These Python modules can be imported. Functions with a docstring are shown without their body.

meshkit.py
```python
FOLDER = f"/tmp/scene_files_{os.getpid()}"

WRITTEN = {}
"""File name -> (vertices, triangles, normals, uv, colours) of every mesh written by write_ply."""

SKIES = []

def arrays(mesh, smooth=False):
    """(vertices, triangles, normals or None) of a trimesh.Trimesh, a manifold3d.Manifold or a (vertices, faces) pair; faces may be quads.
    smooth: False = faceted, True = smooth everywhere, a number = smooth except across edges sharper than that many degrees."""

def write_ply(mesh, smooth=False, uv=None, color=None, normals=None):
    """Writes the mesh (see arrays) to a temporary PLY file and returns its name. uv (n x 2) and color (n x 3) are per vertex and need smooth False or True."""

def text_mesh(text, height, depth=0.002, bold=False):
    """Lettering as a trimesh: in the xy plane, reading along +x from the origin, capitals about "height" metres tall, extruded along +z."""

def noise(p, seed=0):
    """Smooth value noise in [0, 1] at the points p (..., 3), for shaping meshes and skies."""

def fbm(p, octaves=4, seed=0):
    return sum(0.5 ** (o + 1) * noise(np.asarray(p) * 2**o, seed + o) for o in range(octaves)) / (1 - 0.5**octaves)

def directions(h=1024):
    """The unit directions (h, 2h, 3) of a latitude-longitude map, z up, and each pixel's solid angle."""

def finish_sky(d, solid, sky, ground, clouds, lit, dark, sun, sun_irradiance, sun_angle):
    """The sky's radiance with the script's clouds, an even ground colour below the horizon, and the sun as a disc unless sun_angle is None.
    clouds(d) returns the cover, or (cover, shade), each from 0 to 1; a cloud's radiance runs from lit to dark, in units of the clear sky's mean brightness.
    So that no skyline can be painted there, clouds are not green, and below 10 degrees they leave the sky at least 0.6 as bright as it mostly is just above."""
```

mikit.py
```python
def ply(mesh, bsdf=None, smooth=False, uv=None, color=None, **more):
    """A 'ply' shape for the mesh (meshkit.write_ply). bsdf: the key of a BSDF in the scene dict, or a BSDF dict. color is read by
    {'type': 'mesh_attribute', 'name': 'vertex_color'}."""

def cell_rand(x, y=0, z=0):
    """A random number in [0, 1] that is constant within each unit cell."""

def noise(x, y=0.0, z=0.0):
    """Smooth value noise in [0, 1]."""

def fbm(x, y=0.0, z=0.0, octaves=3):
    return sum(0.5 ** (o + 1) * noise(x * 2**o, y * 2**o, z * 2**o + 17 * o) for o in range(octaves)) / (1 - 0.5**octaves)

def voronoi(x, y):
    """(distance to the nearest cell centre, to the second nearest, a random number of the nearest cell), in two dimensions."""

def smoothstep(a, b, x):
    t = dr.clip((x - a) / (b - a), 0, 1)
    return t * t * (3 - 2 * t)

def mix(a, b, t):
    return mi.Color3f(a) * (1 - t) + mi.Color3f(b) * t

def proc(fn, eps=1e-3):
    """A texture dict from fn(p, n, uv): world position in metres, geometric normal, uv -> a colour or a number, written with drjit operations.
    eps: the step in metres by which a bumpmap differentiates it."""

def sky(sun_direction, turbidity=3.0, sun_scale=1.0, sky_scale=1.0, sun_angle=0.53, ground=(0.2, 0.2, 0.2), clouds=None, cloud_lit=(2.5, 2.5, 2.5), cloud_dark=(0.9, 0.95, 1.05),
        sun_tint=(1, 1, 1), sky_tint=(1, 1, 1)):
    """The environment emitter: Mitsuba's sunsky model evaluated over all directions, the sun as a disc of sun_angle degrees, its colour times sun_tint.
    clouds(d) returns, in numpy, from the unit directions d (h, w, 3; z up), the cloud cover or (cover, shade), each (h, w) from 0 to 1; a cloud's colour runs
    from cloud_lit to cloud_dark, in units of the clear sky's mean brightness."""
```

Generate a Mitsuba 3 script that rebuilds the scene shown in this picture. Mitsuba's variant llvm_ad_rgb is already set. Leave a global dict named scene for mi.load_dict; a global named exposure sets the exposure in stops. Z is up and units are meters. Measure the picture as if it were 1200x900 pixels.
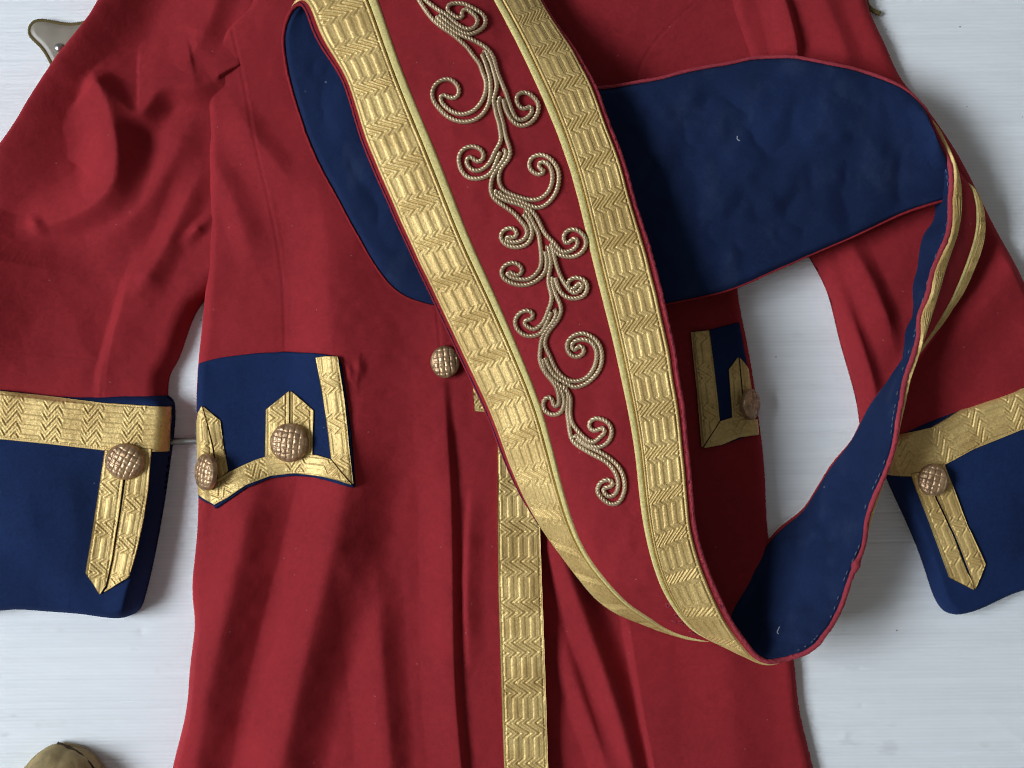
import math, random
import numpy as np, trimesh, shapely
from shapely.geometry import Polygon, LineString
from scipy.spatial import Delaunay, cKDTree
from scipy.interpolate import CubicSpline, LinearNDInterpolator
from scipy.ndimage import gaussian_filter1d
import drjit as dr
import mitsuba as mi
import mikit, meshkit
from mikit import proc, ply

T = mi.ScalarTransform4f
rng = np.random.default_rng(7)

# ------------------------------------------------------------------ camera, light, exposure
# Lengths are worked out in units of U metres: 0.65 mm, the size of one pixel of the photograph at floor level.
U = 0.00065
H = 1400.0                      # height of the lens above the floor, in those units
exposure = 0.0
scene, labels = {'type': 'scene'}, {}
scene['camera'] = {
    'type': 'perspective', 'fov': math.degrees(2 * math.atan(600 / H)), 'fov_axis': 'x', 'near_clip': 0.02, 'far_clip': 30.0,
    'to_world': T().look_at(origin=[0, 0, H * U], target=[0, 0, 0], up=[0, 1, 0])}
# daylight from a window on the left of the coat, and the dim even light of the room
SUN_EL, SUN_AZ, WIN_D = math.radians(40), math.radians(184), 5.0
wc = np.array([math.cos(SUN_EL) * math.cos(SUN_AZ), math.cos(SUN_EL) * math.sin(SUN_AZ), math.sin(SUN_EL)]) * WIN_D
scene['window_light'] = {
    'type': 'rectangle', 'to_world': T().look_at(origin=wc.tolist(), target=[0, 0, 0], up=[0, 0, 1]) @ T().scale([1.3, 0.78, 1]),
    'emitter': {'type': 'area', 'radiance': {'type': 'rgb', 'value': [18.2, 19.1, 20.2]}}}
labels['window_light'] = {'label': 'pale daylight window beyond the left side of the frame', 'category': 'window'}
scene['room_light'] = {'type': 'constant', 'radiance': {'type': 'rgb', 'value': [0.140, 0.136, 0.129]}}


# ------------------------------------------------------------------ materials
def smooth01(a, b, x):
    return mikit.smoothstep(a, b, x)


def wool(base, vary, lint, fuzz):
    """Milled wool cloth: colour mottled in patches and threads, a few pale lint specks."""
    b, l = mi.ScalarColor3f(base), mi.ScalarColor3f(lint)

    def fn(p, n, uv):
        x, y, z = p.x / U, p.y / U, p.z / U
        m = mikit.fbm(x * 0.012, y * 0.012, z * 0.012, 4)
        f = mikit.noise(x * 0.9, y * 0.9, z * 0.9)
        g = mikit.noise(x * 0.28 + 40, y * 0.28, z * 0.28)
        k = 1 + vary * (m - 0.5) + fuzz * (f - 0.5) + 0.14 * (g - 0.5)
        d1, d2, r = mikit.voronoi(x * 0.03 + z * 0.01, y * 0.03)
        speck = dr.select((r > 0.90) & (d1 < 0.022), 1.0, 0.0) * 0.45
        return mikit.mix(mi.Color3f(b) * k, l, speck)
    return fn


def fuzz_bump(p, n, uv):
    x, y, z = p.x / U, p.y / U, p.z / U
    return (mikit.noise(x * 1.1, y * 1.1, z * 1.1) * 0.5 + mikit.noise(x * 0.45, y * 0.45, z * 0.45) * 0.9) * 0.00012


def cloth_bsdf(fn, sheen=0.2, rough=0.9):
    return {'type': 'twosided', 'bsdf': {'type': 'bumpmap', 'arbitrary': proc(fuzz_bump, 4e-4), 'scale': 1.0,
            'bsdf': {'type': 'principled', 'base_color': proc(fn), 'roughness': rough, 'specular': 0.15, 'sheen': sheen, 'sheen_tint': 0.6}}}


scene['red_wool'] = cloth_bsdf(wool((0.275, 0.0205, 0.0275), 0.40, (0.5, 0.30, 0.28), 0.22))
scene['pink_binding'] = cloth_bsdf(wool((0.33, 0.043, 0.06), 0.5, (0.6, 0.35, 0.35), 0.4))
scene['navy_wool'] = cloth_bsdf(wool((0.0078, 0.0205, 0.076), 0.75, (0.22, 0.26, 0.33), 0.3), 0.06)


def lining_fn(p, n, uv):
    """Navy lining with pale rubbed patches and chalky scuffs."""
    x, y, z = p.x / U, p.y / U, p.z / U
    k = 1 + 0.8 * (mikit.fbm(x * 0.010, y * 0.010, z * 0.012, 4) - 0.5) + 0.3 * (mikit.noise(x * 0.9, y * 0.9, z * 0.9) - 0.5)
    c = mi.Color3f(0.0085, 0.0195, 0.066) * k
    rub = smooth01(0.52, 0.80, mikit.fbm(x * 0.045 + 9, y * 0.03 + 3, z * 0.03, 5)) * (0.4 + 0.6 * mikit.noise(x * 0.5, y * 0.5, z * 0.5))
    c = mikit.mix(c, mi.Color3f(0.045, 0.07, 0.135), rub * 0.26)
    d1, d2, r = mikit.voronoi(x * 0.022 + 3.7 + z * 0.02, y * 0.022)
    speck = dr.select((r > 0.90) & (d1 < 0.026), mikit.noise(x * 0.8, y * 0.8), 0.0)
    return mikit.mix(c, mi.Color3f(0.25, 0.28, 0.33), speck * 0.7)


scene['navy_lining'] = cloth_bsdf(lining_fn, 0.08)


def gold_fn(p, n, uv):
    x, y, z = p.x / U, p.y / U, p.z / U
    a = mikit.fbm(x * 0.03, y * 0.03, z * 0.03, 3)
    f = mikit.noise(x * 0.8, y * 0.8, z * 0.8)
    c = mikit.mix(mi.Color3f(0.72, 0.525, 0.205), mi.Color3f(0.58, 0.405, 0.148), smooth01(0.35, 0.7, a))
    return c * (0.82 + 0.36 * f)


def thread_bump(p, n, uv):
    """The fine metal threads of the weave."""
    x, y, z = p.x / U, p.y / U, p.z / U
    return (mikit.noise(x * 0.9, y * 0.9, z * 0.9) + 0.6 * mikit.noise(x * 1.9, y * 1.9, z * 1.9)) * 0.00009


scene['gold_lace'] = {'type': 'twosided', 'bsdf': {'type': 'bumpmap', 'arbitrary': proc(thread_bump, 2.5e-4), 'scale': 1.0,
                      'bsdf': {'type': 'principled', 'base_color': proc(gold_fn), 'roughness': 0.5, 'metallic': 0.36, 'specular': 0.4}}}


def yellow_fn(p, n, uv):
    x, y, z = p.x / U, p.y / U, p.z / U
    return mi.Color3f(0.66, 0.57, 0.235) * (0.8 + 0.4 * mikit.noise(x * 0.7, y * 0.7, z * 0.7))


scene['pale_thread'] = {'type': 'diffuse', 'reflectance': {'type': 'rgb', 'value': [0.12, 0.15, 0.22]}}
scene['loose_thread'] = {'type': 'diffuse', 'reflectance': {'type': 'rgb', 'value': [0.42, 0.46, 0.52]}}
scene['yellow_felt'] = cloth_bsdf(yellow_fn, 0.2)


def cord_fn(p, n, uv):
    x, y, z = p.x / U, p.y / U, p.z / U
    a = mikit.fbm(x * 0.02 + 5, y * 0.02, z * 0.02, 3)
    c = mikit.mix(mi.Color3f(0.62, 0.485, 0.305), mi.Color3f(0.43, 0.32, 0.195), smooth01(0.3, 0.7, a))
    return c * (0.8 + 0.4 * mikit.noise(x * 1.3, y * 1.3, z * 1.3))


scene['silver_gilt_cord'] = {'type': 'twosided', 'bsdf': {'type': 'principled', 'base_color': proc(cord_fn), 'roughness': 0.36, 'metallic': 0.45, 'specular': 0.5}}


def bronze_fn(p, n, uv):
    x, y, z = p.x / U, p.y / U, p.z / U
    a = mikit.fbm(x * 0.12, y * 0.12, z * 0.12, 3)
    return mikit.mix(mi.Color3f(0.52, 0.345, 0.195), mi.Color3f(0.29, 0.18, 0.10), smooth01(0.3, 0.72, a))


scene['bronze'] = {'type': 'twosided', 'bsdf': {'type': 'principled', 'base_color': proc(bronze_fn), 'roughness': 0.38, 'metallic': 0.55, 'specular': 0.5}}


# --- the board the coat lies on: white fluted plastic sheet with creases, dents and a few specks
def floor_fn(p, n, uv):
    x, y = p.x / U, p.y / U
    c = mi.Color3f(0.80, 0.86, 0.90) * (0.95 + 0.08 * mikit.fbm(x * 0.004, y * 0.02, 0, 4))
    yy = y + 2.5 * (mikit.noise(x * 0.004, y * 0.004) - 0.5) - 0.012 * x
    lines = dr.sin(yy * (2 * math.pi / 4.3)) * (0.2 + 0.8 * mikit.noise(x * 0.012, yy * 0.22))      # the walls of the flutes show through the skin
    streak = mikit.fbm(x * 0.006 + 7, yy * 0.13, 0, 3) - 0.5
    c = c * (1 + 0.03 * lines + 0.10 * streak)
    d1, d2, r = mikit.voronoi(x * 0.011 + 8.1, y * 0.011 + 4.7)
    speck = dr.select((r > 0.74) & (d1 < 0.005 + 0.012 * (r - 0.74) * 2), 1.0, 0.0)
    smudge = smooth01(0.76, 0.90, mikit.fbm(x * 0.018 + 21, y * 0.045 + 2, 0, 4)) * 0.3
    c = mikit.mix(c, mi.Color3f(0.42, 0.43, 0.43), smudge)
    return mikit.mix(c, mi.Color3f(0.10, 0.09, 0.08), speck * 0.8)


scene['white_board'] = {'type': 'twosided', 'bsdf': {'type': 'principled', 'base_color': proc(floor_fn), 'roughness': 0.45, 'specular': 0.4}}


def khaki_fn(p, n, uv):
    x, y, z = p.x / U, p.y / U, p.z / U
    return mikit.mix(mi.Color3f(0.34, 0.265, 0.13), mi.Color3f(0.24, 0.19, 0.10), smooth01(0.3, 0.7, mikit.fbm(x * 0.04, y * 0.04, z * 0.04, 4))) * (0.85 + 0.3 * mikit.noise(x * 0.8, y * 0.8, z * 0.8))


scene['khaki_cloth'] = cloth_bsdf(khaki_fn, 0.1)
scene['dark_tape'] = cloth_bsdf(wool((0.045, 0.028, 0.018), 0.5, (0.1, 0.08, 0.06), 0.4), 0.1)


def leather_fn(p, n, uv):
    x, y, z = p.x / U, p.y / U, p.z / U
    return mikit.mix(mi.Color3f(0.20, 0.185, 0.145), mi.Color3f(0.27, 0.255, 0.205), mikit.fbm(x * 0.09, y * 0.09, z * 0.09, 3))


scene['olive_leather'] = {'type': 'twosided', 'bsdf': {'type': 'principled', 'base_color': proc(leather_fn), 'roughness': 0.40, 'specular': 0.5}}
scene['olive_edge'] = cloth_bsdf(wool((0.13, 0.105, 0.045), 0.6, (0.3, 0.27, 0.2), 0.5), 0.1)
scene['steel'] = {'type': 'principled', 'base_color': {'type': 'rgb', 'value': [0.50, 0.50, 0.49]}, 'roughness': 0.33, 'metallic': 1.0}


# ------------------------------------------------------------------ helpers
def at(px, py, z):
    """The point of the photograph (px, py) at height z above the floor, as world x, y, z in units of U."""
    k = (H - z) / H
    return np.array([(px - 600) * k, (450 - py) * k, z])


def plan(pts, z):
    p = np.asarray(pts, float)
    k = (H - z) / H
    return np.stack([(p[:, 0] - 600) * k, (450 - p[:, 1]) * k], 1)


def spline(p, step, closed=False):
    """A smooth curve through the points, sampled every step."""
    p = np.asarray(p, float)
    if closed:
        p = np.vstack([p, p[:1]])
    s = np.r_[0, np.cumsum(np.maximum(np.linalg.norm(np.diff(p, axis=0), axis=1) ** 0.75, 1e-6))]
    cs = CubicSpline(s, p, bc_type='periodic' if closed else 'natural')
    q = cs(np.linspace(0, s[-1], max(40 * len(p), 200)))
    a = np.r_[0, np.cumsum(np.linalg.norm(np.diff(q, axis=0), axis=1))]
    n = max(int(a[-1] / step), 3)
    u = np.linspace(0, a[-1], n + 1)
    return np.stack([np.interp(u, a, q[:, k]) for k in range(p.shape[1])], 1)


def number(key):
    if key not in scene and key not in names:
        names.add(key)
        return key
    i = 1
    while f'{key}_{i:03d}' in names:
        i += 1
    names.add(f'{key}_{i:03d}')
    return f'{key}_{i:03d}'


names = set()


def put(key, mesh, bsdf, smooth=True, label=None, **props):
    """Adds one mesh (in units of U) to the scene under key, numbered where the key is taken."""
    key = number(key)
    v, f = (mesh.vertices, mesh.faces) if hasattr(mesh, 'vertices') else mesh
    m = trimesh.Trimesh(np.asarray(v) * U, np.asarray(f), process=False)
    scene[key] = ply(m, bsdf, smooth=smooth)
    if label or props:
        labels[key] = {**({'label': label} if label else {}), **props}
    return key


def thing(key, label, category, group=None):
    key = number(key)
    labels[key] = {'label': label, 'category': category}
    if group:
        labels[key]['group'] = group
    return key


class Folds:
    """Soft ridges along paths: a gentle rise on one side of the crest and a steeper fall on the other."""

    def __init__(self, items, z, gain):
        self.items, self.gain = [], gain
        for path, h, wl, wr in items:
            p = plan(path, z)
            q = spline(p, 1.2)
            a = np.r_[0, np.cumsum(np.linalg.norm(np.diff(p, axis=0), axis=1))]
            aq = np.r_[0, np.cumsum(np.linalg.norm(np.diff(q, axis=0), axis=1))]
            u = aq / aq[-1] * a[-1]
            tan = np.gradient(q, axis=0)
            tan /= np.linalg.norm(tan, axis=1, keepdims=True)
            f = lambda w: np.interp(u, a, np.broadcast_to(w, (len(p),)).astype(float))  # noqa: E731
            self.items.append((cKDTree(q), q, tan, f(h), f(wl), f(wr)))

    def __call__(self, xy):
        z = np.zeros(len(xy))
        for tree, q, tan, h, wl, wr in self.items:
            d, i = tree.query(xy, workers=-1)
            r = xy - q[i]
            sd = tan[i, 0] * r[:, 1] - tan[i, 1] * r[:, 0]
            w = np.where(sd > 0, wr[i], wl[i])
            t = np.clip(d / w, 0, 1)
            tr = np.clip((np.sqrt(t * t + 0.012) - 0.1095) / (math.sqrt(1.012) - 0.1095), 0, 1)
            z += self.gain * h[i] * np.where(sd > 0, 0.45 * (0.5 + 0.5 * np.cos(np.pi * t)) + 0.55 * (1 - tr) ** 2, 0.5 * (0.5 + 0.5 * np.cos(np.pi * t)) + 0.5 * (1 - tr))
        return z


class Cloth:
    """A layer of a garment: an outline seen from above, its thickness with rolled edges, folds, seams and unevenness."""

    def __init__(self, outline, z, h, roll, folds=(), low=0.0, seams=(), rough=2.0, seed=1, under=None, rounding=6, gain=1.0, edge=0.6):
        self.ring = spline(plan(outline, edge * z), 2.0, True)      # the edge lies lower than the top of the layer
        self.poly = Polygon(self.ring).buffer(0)
        if rounding:
            self.poly = self.poly.buffer(-rounding).buffer(rounding)
        self.line = self.poly.exterior
        self.h, self.roll, self.low, self.rough, self.seed, self.under = h, roll, low, rough, seed, under
        self.folds = Folds(folds, z, gain)
        self.seams = [cKDTree(spline(plan(s, z), 1.0)) for s in seams]
        dense = np.array([self.line.interpolate(x).coords[0] for x in np.arange(0, self.line.length, 0.8)])
        self.tree = cKDTree(dense)

    def z(self, xy):
        xy = np.asarray(xy, float)
        d = self.tree.query(xy, workers=-1)[0]
        d = np.where(shapely.contains_xy(self.poly, xy[:, 0], xy[:, 1]), d, 0)
        t = np.clip(d / self.roll, 0, 1)
        r = np.sqrt(np.maximum(1 - (1 - t) ** 2, 0))
        p3 = np.c_[xy, np.zeros(len(xy))]
        z = self.h * r + self.folds(xy) * np.clip(d / (0.9 * self.roll), 0, 1) ** 0.7
        z += self.rough * ((meshkit.fbm(p3 / 60.0, 3, self.seed) - 0.5) * 2.0 + 0.30 * (meshkit.fbm(p3 / 13.0, 2, self.seed + 5) - 0.5)) * r
        for s in self.seams:
            ds = s.query(xy, distance_upper_bound=12, workers=-1)[0]
            z += np.where(np.isfinite(ds), -1.3 * np.exp(-(np.minimum(ds, 12) / 1.5) ** 2) + 0.5 * np.exp(-(np.minimum(ds, 12) / 4.5) ** 2), 0)
        z = z + self.low
        if self.under is not None:
            z = z + self.under(xy)
        return z


def fill(poly, sp, rings=(0.0, 0.9, 2.2, 4.2)):
    """Points over a polygon with close rings along its edge, and their triangles. Returns (xy, faces, indices of the rim in order)."""
    pts, rim = [], None
    for k, d in enumerate(rings):
        g = poly.buffer(-d) if d else poly
        for part in getattr(g, 'geoms', [g]):
            if part.is_empty:
                continue
            L = part.exterior.length
            n = max(int(L / min(sp, 1.6)), 8)
            ring = shapely.get_coordinates(shapely.line_interpolate_point(part.exterior, np.arange(n) / n * L))
            if k == 0:
                if rim is not None:
                    continue
                rim = np.arange(len(ring))
            pts.append(ring)
    inner = poly.buffer(-rings[-1] - 0.55 * sp)
    x0, y0, x1, y1 = poly.bounds
    gx, gy = np.meshgrid(np.arange(x0, x1, sp), np.arange(y0, y1, sp * 0.866))
    gx = gx + (np.arange(len(gx)) % 2)[:, None] * sp * 0.5
    g = np.c_[gx.ravel(), gy.ravel()]
    if not inner.is_empty:
        shapely.prepare(inner)
        pts.append(g[shapely.contains_xy(inner, g[:, 0], g[:, 1])])
    xy = np.vstack(pts)
    tri = Delaunay(xy).simplices
    c = xy[tri].mean(1)
    big = poly.buffer(0.02)
    shapely.prepare(big)
    tri = tri[shapely.contains_xy(big, c[:, 0], c[:, 1])]
    e1, e2 = xy[tri[:, 1]] - xy[tri[:, 0]], xy[tri[:, 2]] - xy[tri[:, 0]]
    cr = e1[:, 0] * e2[:, 1] - e1[:, 1] * e2[:, 0]
    tri = tri[np.abs(cr) > 1e-6]
    cr = cr[np.abs(cr) > 1e-6]
    tri[cr < 0] = tri[cr < 0][:, ::-1]
    return xy, tri, rim


def shell(poly, sp, top, bottom, rings=(0.0, 0.9, 2.2, 4.2)):
    """A solid sheet: top(xy) over the polygon, a wall down to bottom(xy) round its rim, and the underside."""
    xy, tri, rim = fill(poly, sp, rings)
    zt = top(xy)
    zb = np.minimum(bottom(xy[rim]), zt[rim] - 0.05)
    n = len(xy)
    v = np.vstack([np.c_[xy, zt], np.c_[xy[rim], zb]])
    m = len(rim)
    i, j = rim, np.roll(rim, -1)
    bi, bj = n + np.arange(m), n + (np.arange(m) + 1) % m
    walls = np.vstack([np.c_[i, bi, j], np.c_[j, bi, bj]])
    return v, np.vstack([tri, walls])


def flat_poly(pts, z, rounding=1.0, smooth=None):
    p = plan(pts, z)
    if smooth:
        p = spline(p, smooth, True)
    g = Polygon(p).buffer(0)
    return g.buffer(-rounding).buffer(rounding) if rounding else g


# ---- the woven pattern of the gold lace: ribs that run along it and break into a zigzag at even intervals
def lace_relief(a, c, w, seed=0):
    pitch, half = 11.6, 23.0
    s = np.mod(a, 2 * half)
    q = np.clip((s - half) / half, 0, 1)
    zig = np.interp(q, [0, 0.25, 0.75, 1], [0, 8.2, -8.2, 0])
    ph = (c - w / 2 + zig) / pitch + 0.19
    f = ph - np.floor(ph)
    broad = np.clip(1 - np.abs((f - 0.31) / 0.31) ** 4, 0, 1)
    thin = 0.6 * np.clip(np.maximum(1 - ((f - 0.72) / 0.075) ** 2, 1 - ((f - 0.90) / 0.075) ** 2), 0, 1)
    straight = 0.34 + 0.62 * np.maximum(broad, thin)
    e0 = np.minimum(f, 1 - f)
    chev = 0.95 - 0.95 * np.exp(-(e0 / 0.12) ** 2) - 0.45 * np.exp(-((f - 0.5) / 0.09) ** 2)
    m = np.clip((s - half + 0.6) / 1.2, 0, 1) * np.clip((2 * half - s + 0.6) / 1.2, 0, 1)
    h = straight * (1 - m) + chev * m
    e = np.minimum(c, w - c)
    h = np.where(e < 3.4, 0.55 + 0.18 * np.cos(a * 2 * np.pi / 2.6), h)
    h = np.where((e >= 3.4) & (e < 4.4), 0.08, h)
    n = meshkit.noise(np.stack([a / 1.7, c / 2.2, np.full_like(a, seed * 3.1)], -1), 3)
    return 1.75 * h * (0.95 + 0.1 * n) + 0.12 * (n - 0.5)


def lace_patch(outline, axis, width, base, z, lift=1.0, sp=1.15, rounding=0.6, shift=0.0):
    """A piece of gold lace laid on base(xy): cut to the outline, woven along the axis."""
    poly = flat_poly(outline, z, rounding)
    ax = spline(plan(axis, z), 1.0)
    tree, arc = cKDTree(ax), np.arange(len(ax)) * 1.0
    tan = np.gradient(ax, axis=0)
    tan /= np.linalg.norm(tan, axis=1, keepdims=True)

    def top(xy):
        d, i = tree.query(xy, workers=-1)
        r = xy - ax[i]
        sd = tan[i, 0] * r[:, 1] - tan[i, 1] * r[:, 0]
        al = arc[i] + (r * tan[i]).sum(1)
        return base(xy) + lift + lace_relief(al + shift, sd + width / 2, width)
    return shell(poly, sp, top, lambda xy: base(xy) - 0.6, rings=(0.0, 0.8))


def button_mesh(r, squash=1.0, turn=0.3):
    """A domed button with a basket weave raised on it, lying in the xy plane."""
    poly = Polygon([(r * math.cos(t), r * squash * math.sin(t)) for t in np.linspace(0, 2 * math.pi, 90, endpoint=False)])
    c, s = math.cos(turn), math.sin(turn)

    def top(xy):
        e = np.sqrt((xy[:, 0] / r) ** 2 + (xy[:, 1] / (r * squash)) ** 2)
        dome = 0.40 * r * np.sqrt(np.maximum(1 - (0.93 * np.minimum(e, 1)) ** 2, 0)) - 0.4 * r * math.sqrt(1 - .93 ** 2)
        u, w = (c * xy[:, 0] - s * xy[:, 1]) / 6.4, (s * xy[:, 0] + c * xy[:, 1]) / 6.4
        i, j = np.floor(u), np.floor(w)
        fu, fw = u - i, w - j
        par = np.mod(i + j, 2) > 0.5
        along, across = np.where(par, fu, fw), np.where(par, fw, fu)
        strap = np.clip(1.25 - 1.25 * np.abs(2 * across - 1) ** 6, 0, 1) * (0.25 + 0.75 * np.sin(np.pi * along) ** 0.7)
        return dome + 3.2 + 1.4 * strap * np.clip((1 - e) * 8, 0, 1)
    return shell(poly, 0.8, top, lambda xy: np.full(len(xy), -1.5), rings=(0.0, 0.8))


def set_on(mesh, p, normal, spin=0.0):
    v, f = mesh
    n = np.asarray(normal, float) / np.linalg.norm(normal)
    x = np.cross([0, 1, 0], n)
    x /= np.linalg.norm(x)
    y = np.cross(n, x)
    return v @ np.stack([x, y, n]) + p, f


def tube(path, radius, sides=12, lobes=0, pitch=15.0, fray=0.0, seed=0, cap=True):
    """A cord along a 3-D path; with lobes it is laid up of that many twisted strands."""
    p = np.asarray(path, float)
    n = len(p)
    t = np.gradient(p, axis=0)
    t /= np.linalg.norm(t, axis=1, keepdims=True) + 1e-12
    ref = np.array([0.02, 0.01, 1.0])
    a = ref - (t @ ref)[:, None] * t
    bad = np.linalg.norm(a, axis=1) < 0.15
    a[bad] = np.cross(t[bad], [1.0, 0, 0])
    a /= np.linalg.norm(a, axis=1, keepdims=True)
    b = np.cross(t, a)
    s = np.r_[0, np.cumsum(np.linalg.norm(np.diff(p, axis=0), axis=1))]
    th = np.arange(sides) * 2 * np.pi / sides
    rad = np.broadcast_to(np.asarray(radius, float), (n,))[:, None] * np.ones((1, sides))
    if lobes:
        rad = rad * (0.64 + 0.42 * np.abs(np.cos(0.5 * lobes * (th[None] - 2 * np.pi * s[:, None] / pitch))))
    if fray:
        rad = rad * (1 + fray * (meshkit.noise(np.stack([s[:, None] / 2.6 + 0 * th[None], np.cos(th)[None] * 1.5 + 0 * s[:, None], np.sin(th)[None] * 1.5 + seed + 0 * s[:, None]], -1)) - 0.5) * 2)
    v = p[:, None] + rad[..., None] * (np.cos(th)[None, :, None] * a[:, None] + np.sin(th)[None, :, None] * b[:, None])
    i, j = np.meshgrid(np.arange(n - 1), np.arange(sides), indexing='ij')
    q = np.stack([i * sides + j, i * sides + (j + 1) % sides, (i + 1) * sides + (j + 1) % sides, (i + 1) * sides + j], -1).reshape(-1, 4)
    f = np.vstack([q[:, [0, 1, 2]], q[:, [0, 2, 3]]])
    v = v.reshape(-1, 3)
    if cap:
        m = len(v)
        v = np.vstack([v, p[0], p[-1]])
        k = np.arange(sides)
        f = np.vstack([f, np.c_[np.full(sides, m), (k + 1) % sides, k], np.c_[np.full(sides, m + 1), (n - 1) * sides + k, (n - 1) * sides + (k + 1) % sides]])
    return v, f


def grid_mesh(P):
    n, m = P.shape[:2]
    i, j = np.meshgrid(np.arange(n - 1), np.arange(m - 1), indexing='ij')
    q = np.stack([i * m + j, (i + 1) * m + j, (i + 1) * m + j + 1, i * m + j + 1], -1).reshape(-1, 4)
    return P.reshape(-1, 3), np.vstack([q[:, [0, 1, 2]], q[:, [0, 2, 3]]])


def join(meshes):
    vs, fs, k = [], [], 0
    for v, f in meshes:
        vs.append(v)
        fs.append(np.asarray(f) + k)
        k += len(v)
    return np.vstack(vs), np.vstack(fs)


# ------------------------------------------------------------------ the board underneath
CREASES = [(641, .7, 1), (720, .6, 2), (792, .5, 3), (817, .9, 4), (826, .6, 5), (871, .5, 6), (512, .4, 7), (606, .4, 8), (885, .7, 9),
           (353, .4, 10), (62, .5, 11), (91, .5, 12), (30, .3, 13), (128, .4, 14), (215, .3, 15), (460, .3, 16), (747, .4, 17)]


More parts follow.
